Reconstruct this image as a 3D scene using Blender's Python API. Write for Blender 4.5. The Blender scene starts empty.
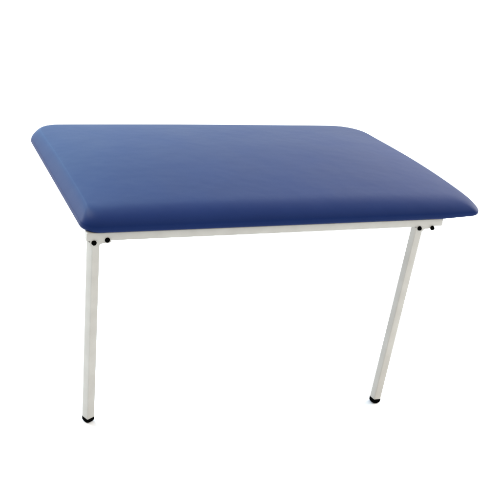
import bpy, bmesh, math, random
from mathutils import Vector, Matrix, Euler, noise

random.seed(4)
scene = bpy.context.scene
COL = scene.collection

FLOOR_DROP = 0.607            # pad underside stands this high above the floor
L, W = 1.205, 0.818             # pad length and depth

# ------------------------------------------------------------------ materials
def new_mat(name):
    m = bpy.data.materials.new(name)
    m.use_nodes = True
    nt = m.node_tree
    return m, nt, nt.nodes['Principled BSDF']

def node(nt, kind, **kw):
    n = nt.nodes.new(kind)
    for k, v in kw.items():
        setattr(n, k, v)
    return n

def vinyl():
    m, nt, b = new_mat('blue_vinyl')
    tc = node(nt, 'ShaderNodeTexCoord')
    big = node(nt, 'ShaderNodeTexNoise'); big.inputs['Scale'].default_value = 5.0
    big.inputs['Detail'].default_value = 4.0
    nt.links.new(tc.outputs['Object'], big.inputs['Vector'])
    ramp = node(nt, 'ShaderNodeValToRGB')
    ramp.color_ramp.elements[0].position = 0.3
    ramp.color_ramp.elements[0].color = (0.0050, 0.0160, 0.076, 1)
    ramp.color_ramp.elements[1].position = 0.7
    ramp.color_ramp.elements[1].color = (0.0062, 0.0185, 0.084, 1)
    nt.links.new(big.outputs['Fac'], ramp.inputs['Fac'])
    nt.links.new(ramp.outputs['Color'], b.inputs['Base Color'])
    rr = node(nt, 'ShaderNodeMapRange')
    rr.inputs['To Min'].default_value = 0.38
    rr.inputs['To Max'].default_value = 0.46
    nt.links.new(big.outputs['Fac'], rr.inputs['Value'])
    nt.links.new(rr.outputs['Result'], b.inputs['Roughness'])
    b.inputs['Specular IOR Level'].default_value = 0.06
    # pressed leather grain and slow slack in the cover
    gr = node(nt, 'ShaderNodeTexVoronoi'); gr.inputs['Scale'].default_value = 420.0
    nt.links.new(tc.outputs['Object'], gr.inputs['Vector'])
    slack = node(nt, 'ShaderNodeTexNoise'); slack.inputs['Scale'].default_value = 9.0
    slack.inputs['Detail'].default_value = 2.0
    nt.links.new(tc.outputs['Object'], slack.inputs['Vector'])
    b1 = node(nt, 'ShaderNodeBump'); b1.inputs['Strength'].default_value = 0.10
    b1.inputs['Distance'].default_value = 0.0006
    b2 = node(nt, 'ShaderNodeBump'); b2.inputs['Strength'].default_value = 0.30
    b2.inputs['Distance'].default_value = 0.006
    nt.links.new(gr.outputs['Distance'], b1.inputs['Height'])
    nt.links.new(slack.outputs['Fac'], b2.inputs['Height'])
    nt.links.new(b1.outputs['Normal'], b2.inputs['Normal'])
    nt.links.new(b2.outputs['Normal'], b.inputs['Normal'])
    return m

def paint():
    m, nt, b = new_mat('white_powder_coat')
    tc = node(nt, 'ShaderNodeTexCoord')
    n = node(nt, 'ShaderNodeTexNoise'); n.inputs['Scale'].default_value = 22.0
    n.inputs['Detail'].default_value = 6.0
    nt.links.new(tc.outputs['Object'], n.inputs['Vector'])
    ramp = node(nt, 'ShaderNodeValToRGB')
    ramp.color_ramp.elements[0].position = 0.3
    ramp.color_ramp.elements[0].color = (0.395, 0.371, 0.336, 1)
    ramp.color_ramp.elements[1].position = 0.7
    ramp.color_ramp.elements[1].color = (0.442, 0.420, 0.382, 1)
    nt.links.new(n.outputs['Fac'], ramp.inputs['Fac'])
    nt.links.new(ramp.outputs['Color'], b.inputs['Base Color'])
    b.inputs['Roughness'].default_value = 0.42
    fine = node(nt, 'ShaderNodeTexNoise'); fine.inputs['Scale'].default_value = 500.0
    nt.links.new(tc.outputs['Object'], fine.inputs['Vector'])
    bp = node(nt, 'ShaderNodeBump'); bp.inputs['Strength'].default_value = 0.12
    bp.inputs['Distance'].default_value = 0.0006
    nt.links.new(fine.outputs['Fac'], bp.inputs['Height'])
    nt.links.new(bp.outputs['Normal'], b.inputs['Normal'])
    return m

def black(name, rough, v):
    m, nt, b = new_mat(name)
    n = node(nt, 'ShaderNodeTexNoise'); n.inputs['Scale'].default_value = 180.0
    ramp = node(nt, 'ShaderNodeValToRGB')
    ramp.color_ramp.elements[0].color = (v * .8, v * .8, v * .8, 1)
    ramp.color_ramp.elements[1].color = (v * 1.2, v * 1.2, v * 1.2, 1)
    nt.links.new(n.outputs['Fac'], ramp.inputs['Fac'])
    nt.links.new(ramp.outputs['Color'], b.inputs['Base Color'])
    b.inputs['Roughness'].default_value = rough
    b.inputs['Specular IOR Level'].default_value = 0.0
    return m

def floor_mat():
    m, nt, b = new_mat('white_studio_floor')
    n = node(nt, 'ShaderNodeTexNoise'); n.inputs['Scale'].default_value = 3.0
    ramp = node(nt, 'ShaderNodeValToRGB')
    ramp.color_ramp.elements[0].color = (0.89, 0.89, 0.89, 1)
    ramp.color_ramp.elements[1].color = (0.91, 0.91, 0.91, 1)
    nt.links.new(n.outputs['Fac'], ramp.inputs['Fac'])
    nt.links.new(ramp.outputs['Color'], b.inputs['Base Color'])
    b.inputs['Roughness'].default_value = 0.9
    b.inputs['Specular IOR Level'].default_value = 0.1
    return m

VINYL, PAINT = vinyl(), paint()
RUBBER, BOLT = black('black_rubber', 0.6, 0.0022), black('blackened_steel', 0.45, 0.0018)
FLOOR = floor_mat()

# ------------------------------------------------------------------ helpers
def link(name, bm, mat, parent=None, smooth=True, matrix=None):
    bmesh.ops.recalc_face_normals(bm, faces=bm.faces)
    me = bpy.data.meshes.new(name)
    bm.to_mesh(me); bm.free()
    me.materials.append(mat)
    if smooth:
        me.polygons.foreach_set('use_smooth', [True] * len(me.polygons))
    o = bpy.data.objects.new(name, me)
    COL.objects.link(o)
    if parent is not None:
        o.parent = parent
    if matrix is not None:
        o.matrix_local = matrix
    return o

def smooth_by_angle(o, deg=35):
    """mark edges sharper than the angle so bevelled metal shades cleanly"""
    bm = bmesh.new(); bm.from_mesh(o.data)
    for e in bm.edges:
        if len(e.link_faces) == 2:
            e.smooth = e.calc_face_angle(0) < math.radians(deg)
    bm.to_mesh(o.data); bm.free()

def box(bm, x0, x1, y0, y1, z0, z1, r=0.002, seg=3):
    t = bmesh.new()
    bmesh.ops.create_cube(t, size=1)
    bmesh.ops.scale(t, vec=(x1 - x0, y1 - y0, z1 - z0), verts=t.verts)
    bmesh.ops.translate(t, vec=((x0 + x1) / 2, (y0 + y1) / 2, (z0 + z1) / 2), verts=t.verts)
    if r:
        bmesh.ops.bevel(t, geom=list(t.edges), offset=r, segments=seg, profile=0.5, affect='EDGES')
    me = bpy.data.meshes.new('tmp'); t.to_mesh(me); t.free()
    bm.from_mesh(me); bpy.data.meshes.remove(me)

def rrect(x0, x1, y0, y1, radii, nl=48, nw=32, na=14):
    """closed loop round a rectangle; radii in order FL, FR, BR, BL"""
    fl, fr, br, bl = radii
    pts = []
    def side(a, b, n):
        for i in range(n):
            t = i / n
            pts.append((a[0] + (b[0] - a[0]) * t, a[1] + (b[1] - a[1]) * t))
    def arc(cx, cy, r, a0):
        for i in range(na):
            a = math.radians(a0 + 90 * i / na)
            pts.append((cx + r * math.cos(a), cy + r * math.sin(a)))
    side((x0 + fl, y0), (x1 - fr, y0), nl); arc(x1 - fr, y0 + fr, fr, -90)
    side((x1, y0 + fr), (x1, y1 - br), nw); arc(x1 - br, y1 - br, br, 0)
    side((x1 - br, y1), (x0 + bl, y1), nl); arc(x0 + bl, y1 - bl, bl, 90)
    side((x0, y1 - bl), (x0, y0 + fl), nw); arc(x0 + fl, y0 + fl, fl, 180)
    return pts

# ------------------------------------------------------------------ the setting
bm = bmesh.new()
bmesh.ops.create_grid(bm, x_segments=2, y_segments=2, size=60)
floor = link('floor', bm, FLOOR, smooth=False)
floor['kind'] = 'structure'

# ------------------------------------------------------------------ the table
table = bpy.data.objects.new('treatment_table', None)
COL.objects.link(table)
table.location = (0, 0, 0)
table['label'] = 'low treatment table with a blue padded vinyl top on two slim white metal legs'
table['category'] = 'table'
Z0 = FLOOR_DROP               # height of the pad's underside

# --- padded top -----------------------------------------------------------
def pad_mesh():
    bm = bmesh.new()
    T, dome = 0.0445, 0.021
    I = dict(l=0.031, r=0.026, f=0.092, b=0.030)       # how far each edge rolls in
    rad = dict(fl=0.052, fr=0.028, br=0.125, bl=0.092)
    rings = []
    def ring(cut, extra, z):
        """cut: 0..1 share of each side's roll, extra: further inset"""
        a = {k: v * cut + extra for k, v in I.items()}
        flat = 1 - (1 - cut) ** 2                       # the left end slopes as one flat facet
        a['l'] = I['l'] * (0.5 * cut + 0.5 * (flat ** 0.5 if cut > 0 else 0)) + extra
        a['f'] = I['f'] * (1 - max(0, 1 - cut) ** 0.75) + extra     # a fuller, squarer front
        m = 0.030 * cut + extra
        rr = [max(0.012, rad[k] - m) for k in ('fl', 'fr', 'br', 'bl')]
        rr[1] = (rad['fr'] + 0.05 * cut) * (1 - extra / 0.34) + 0.012 * extra / 0.34
        rings.append([(x, y, z) for x, y in rrect(a['l'], L - a['r'], a['f'], W - a['b'], rr)])
    zb = 0.009
    for k in range(7):                                  # tucked-under lower edge
        a = math.radians(90 * k / 6)
        ring(0, 0.008 * (1 - math.sin(a)), zb * (1 - math.cos(a)))
    ring(0.004, 0, zb + 0.004)
    n = 18
    for k in range(1, n + 1):                           # sides roll over into the top
        a = math.radians(90 * k / n)
        ring(1 - math.cos(a), 0, zb + 0.004 + (T - zb - 0.004) * math.sin(a))
    e_max = 0.330
    for k in range(1, 31):                              # gently crowned top
        ring(1, e_max * (k / 30) ** 1.2, T)
    def crown(x, y):
        u = max(0, 1 - ((x - L / 2) / (L / 2)) ** 4) * max(0, 1 - ((y - W / 2) / (W / 2)) ** 2)
        return dome * u ** 0.8
    rings = [[(x, y, z + crown(x, y) * max(0, (z - 0.02) / (T - 0.02)) ** 2 if z > 0.02 else z) for x, y, z in r] for r in rings]
    # the overhanging end is pulled up a little underneath
    rings = [[(x, y, z + 0.007 * max(0, (x - 1.08) / 0.125) * max(0, 1 - z / 0.03)) for x, y, z in r] for r in rings]
    # the stuffing bows the free end outwards towards the front
    def bow(x, y, z):
        s = min(1, max(0, y / 0.70))
        b = 10.95 * s ** 1.5 * (1 - s) ** 2 * max(0, (x - 0.75) / 0.455) ** 2
        back = max(0, (y - 0.55) / 0.27) * max(0, (x - 0.5) / 0.7) * max(0, (z - 0.02) / 0.03)
        return x + 0.0095 * b, y, z + 0.0022 * b * min(1, z / 0.04) - 0.003 * back - 0.0026 * max(0, (y - 0.45) / 0.37) * max(0, (z - 0.02) / 0.03)
    rings = [[bow(*p) for p in r] for r in rings]
    vr = [[bm.verts.new(p) for p in r] for r in rings]
    for a, b in zip(vr, vr[1:]):
        N = len(a)
        for i in range(N):
            bm.faces.new((a[i], a[(i + 1) % N], b[(i + 1) % N], b[i]))
    top = bm.faces.new(vr[-1])
    bmesh.ops.triangulate(bm, faces=[top])
    bm.faces.new(list(reversed(vr[0])))
    return bm

pad = link('padded_top', pad_mesh(), VINYL, table, matrix=Matrix.Translation((0, 0, Z0)))

# --- steel frame: front rail, with the rest of the frame tucked under the pad
bm = bmesh.new()
RY = 0.008
box(bm, 0.0115, 1.0785, RY, RY + 0.025, -0.0235, -0.0005, 0.0025)
for x in (0.14, 0.94):
    box(bm, x, x + 0.025, RY + 0.025, 0.72, -0.0225, -0.0015, 0.002)
box(bm, 0.10, 1.03, 0.72, 0.745, -0.0230, -0.0010, 0.002)
frame = link('frame', bm, PAINT, table, matrix=Matrix.Translation((0, 0, Z0)))
smooth_by_angle(frame)

# --- leg with bracket, bolts and rubber foot ------------------------------
def prism_loop(bm, size, r, z, n=5):
    h = size / 2
    pts = rrect(-h, h, -h, h, (r,) * 4, nl=1, nw=1, na=n)
    return [bm.verts.new((x, y, z)) for x, y in pts]

def skin(bm, loops):
    for a, b in zip(loops, loops[1:]):
        N = len(a)
        for i in range(N):
            bm.faces.new((a[i], a[(i + 1) % N], b[(i + 1) % N], b[i]))
    bm.faces.new(loops[-1]); bm.faces.new(list(reversed(loops[0])))

S = 0.0252
def leg_bm(length):
    bm = bmesh.new()
    zs = [(-length + 0.0145, S)] + [(-length + 0.02 + (length - 0.024) * k / 12, S) for k in range(13)]
    skin(bm, [prism_loop(bm, s, 0.003, z) for z, s in zs])
    return bm

def foot_bm(length):
    bm = bmesh.new()
    prof = [(-length + 0.0155, S + 0.0016, 0.004), (-length + 0.0145, S + 0.0024, 0.0050),
            (-length + 0.0062, S + 0.0024, 0.0065), (-length + 0.0034, S + 0.0008, 0.0085),
            (-length + 0.0014, S - 0.0030, 0.0095), (-length + 0.0004, S - 0.0075, 0.0085), (-length, S - 0.011, 0.007)]
    skin(bm, [prism_loop(bm, s, r, z) for z, s, r in prof])
    return bm

def bolt_bm():
    """domed round head facing -y with a washer behind it"""
    bm = bmesh.new()
    prof = [(0.0068, 0.0), (0.0068, 0.0012), (0.0059, 0.0013), (0.0057, 0.0040),
            (0.0049, 0.0056), (0.0032, 0.0066)]
    loops = [[bm.verts.new((r * math.cos(t), -d, r * math.sin(t)))
              for t in [2 * math.pi * i / 20 for i in range(20)]] for r, d in prof]
    skin(bm, loops)
    return bm

def bracket_bm():
    """folded steel tab under the rail carrying pivot and stop bolt"""
    bm = bmesh.new()
    out = [(-0.0100, -0.0190), (0.0440, -0.0190), (0.0446, -0.0262), (0.0405, -0.0292), (0.0300, -0.0300),
           (0.0190, -0.0310), (0.0150, -0.0335), (0.0120, -0.0380), (-0.0090, -0.0380), (-0.0105, -0.0345)]
    return out

def plate(bm, out, y0, y1, bev=0.0008):
    f = bm.faces.new([bm.verts.new((x, y0, z)) for x, z in out])
    r = bmesh.ops.extrude_face_region(bm, geom=[f])
    bmesh.ops.translate(bm, vec=(0, y1 - y0, 0), verts=[v for v in r['geom'] if isinstance(v, bmesh.types.BMVert)])

LEGS = [   # x of pivot, tilt along the table, tilt across, turn about own axis, bracket drop
    dict(x=0.0320, a=0.0485, b=0.085, yaw=25.0, stop=(0.0335, 0.0065)),
    dict(x=1.0010, a=-0.0892, b=-0.052, yaw=6.0, stop=(0.0430, -0.0005)),
]
first = None
for i, g in enumerate(LEGS):
    top = Vector((g['x'], 0.0210, Z0 - 0.0240))
    d = Vector((g['a'], g['b'], -1)).normalized()
    length = (Z0 - 0.0240 + 0.0) / -d.z
    zax = -d
    xax = Vector((1, 0, 0)); xax = (xax - zax * xax.dot(zax)).normalized()
    yax = zax.cross(xax)
    rot = Matrix((xax, yax, zax)).transposed().to_4x4() @ Matrix.Rotation(math.radians(g['yaw']), 4, 'Z')
    leg = link('leg', leg_bm(length), PAINT, table, matrix=Matrix.Translation(top) @ rot)
    smooth_by_angle(leg, 25)
    foot = link('rubber_foot', foot_bm(length), RUBBER, leg)
    smooth_by_angle(foot, 40)
    bm = bmesh.new(); plate(bm, bracket_bm(), RY + 0.0006, RY + 0.0030)
    br = link('bracket', bm, PAINT, table, smooth=False,
              matrix=Matrix.Translation((g['x'], 0, Z0)))
    for dx, dz in ((-0.0010, -0.0275), (g['stop'][0], -0.0275 + g['stop'][1])):
        link('bolt', bolt_bm(), BOLT, br, matrix=Matrix.Translation((dx, RY - 0.0006, dz)))

# ------------------------------------------------------------------ light
w = bpy.data.worlds.new('World'); scene.world = w; w.use_nodes = True
nt = w.node_tree
bg = nt.nodes['Background']
tc = nt.nodes.new('ShaderNodeTexCoord')
sep = nt.nodes.new('ShaderNodeSeparateXYZ')
nt.links.new(tc.outputs['Generated'], sep.inputs['Vector'])
def M(op, a, b=None, clamp=False):
    n = nt.nodes.new('ShaderNodeMath'); n.operation = op; n.use_clamp = clamp
    for k, v in enumerate((a, b)):
        if v is None: continue
        if isinstance(v, (int, float)): n.inputs[k].default_value = v
        else: nt.links.new(v, n.inputs[k])
    return n.outputs[0]
x, y, z = sep.outputs['X'], sep.outputs['Y'], sep.outputs['Z']
# made-up surroundings: bright behind the table, dim on the camera's side
dirn = M('ADD', M('MULTIPLY', y, 0.95), M('MULTIPLY', x, -0.05))
back = M('POWER', M('ADD', M('MULTIPLY', dirn, 0.5), 0.5, True), 5.0)
lowz = M('POWER', M('SUBTRACT', 1.0, z, True), 1.4)
rad = M('ADD', M('MULTIPLY', M('MULTIPLY', back, lowz), 2.5), 0.08)
side = M('SUBTRACT', M('MULTIPLY', x, 0.8), M('MULTIPLY', y, 0.4))      # added glow from the right front to lift the legs' front faces
rad = M('ADD', rad, M('MULTIPLY', M('MAXIMUM', side, 0.0), 0.5))
rad = M('ADD', rad, M('MULTIPLY', M('MAXIMUM', z, 0.0), 1.68))
nt.links.new(rad, bg.inputs['Strength'])
tint = nt.nodes.new('ShaderNodeValToRGB')     # invented tint: cool behind to blue the pad's sheen, warm towards the camera
tint.color_ramp.elements[0].position = 0.35; tint.color_ramp.elements[0].color = (1, 0.965, 0.90, 1)
tint.color_ramp.elements[1].position = 0.85; tint.color_ramp.elements[1].color = (0.86, 0.96, 1.0, 1)
nt.links.new(M('ADD', M('MULTIPLY', dirn, 0.5), 0.5), tint.inputs['Fac'])

def lobe(az, el, power, strength, colour):
    """a soft bright patch added to the world, az clockwise from +y"""
    a, e = math.radians(az), math.radians(el)
    d = (math.sin(a) * math.cos(e), math.cos(a) * math.cos(e), math.sin(e))
    dot = M('ADD', M('ADD', M('MULTIPLY', x, d[0]), M('MULTIPLY', y, d[1])), M('MULTIPLY', z, d[2]))
    b = nt.nodes.new('ShaderNodeBackground')
    b.inputs['Color'].default_value = (*colour, 1)
    nt.links.new(M('MULTIPLY', M('POWER', M('MAXIMUM', dot, 0.0), power), strength), b.inputs['Strength'])
    return b

nt.links.new(tint.outputs['Color'], bg.inputs['Color'])
acc = bg.outputs[0]
for args in ((-12, 28, 12, 6.0, (0.34, 0.68, 1.0)), (48, 25, 18, 3.0, (1, 0.93, 0.88))):  # unseen patches added for the sheen on the pad's left and right
    add = nt.nodes.new('ShaderNodeAddShader')
    nt.links.new(acc, add.inputs[0]); nt.links.new(lobe(*args).outputs[0], add.inputs[1])
    acc = add.outputs[0]
nt.links.new(acc, nt.nodes['World Output'].inputs['Surface'])

def unseen_lamp(name, loc, target, sx, sy, power, colour=(1, .98, .95)):
    ld = bpy.data.lights.new(name, 'AREA'); ld.shape = 'RECTANGLE'
    ld.size, ld.size_y, ld.energy, ld.color = sx, sy, power, colour
    o = bpy.data.objects.new(name, ld); COL.objects.link(o)
    o.location = loc
    o.rotation_euler = (Vector(target) - Vector(loc)).to_track_quat('-Z', 'Y').to_euler()
    return o
unseen_lamp('unseen_lamp', (-0.9, 1.9, 2.9), (0.2, 0.5, 0.6), 1.6, 1.6, 60)
unseen_lamp('unseen_lamp', (-2.2, 2.9, 1.5), (0.4, 0.5, 0.3), 1.3, 1.3, 44, (1, 0.975, 0.95))  # out of view, added to light the pad's left end and the floor underneath
unseen_lamp('unseen_lamp', (3.0, 0.3, 1.3), (0.6, 0.3, 0.0), 1.6, 1.2, 52)  # out of view, added to brighten the floor beneath the table from the right

# ------------------------------------------------------------------ camera
cd = bpy.data.cameras.new('camera')
cd.sensor_width = 36; cd.lens = 965.87 / 500 * 36; cd.clip_end = 500
cam = bpy.data.objects.new('camera', cd); COL.objects.link(cam)
cam.location = (-0.54895, -2.20194, 0.96239 + Z0)
cam.rotation_euler = (1.16656, -0.116506, -0.381263)
scene.camera = cam

scene.view_settings.view_transform = 'Standard'
scene.view_settings.look = 'None'
scene.view_settings.exposure = 0
scene.view_settings.gamma = 1
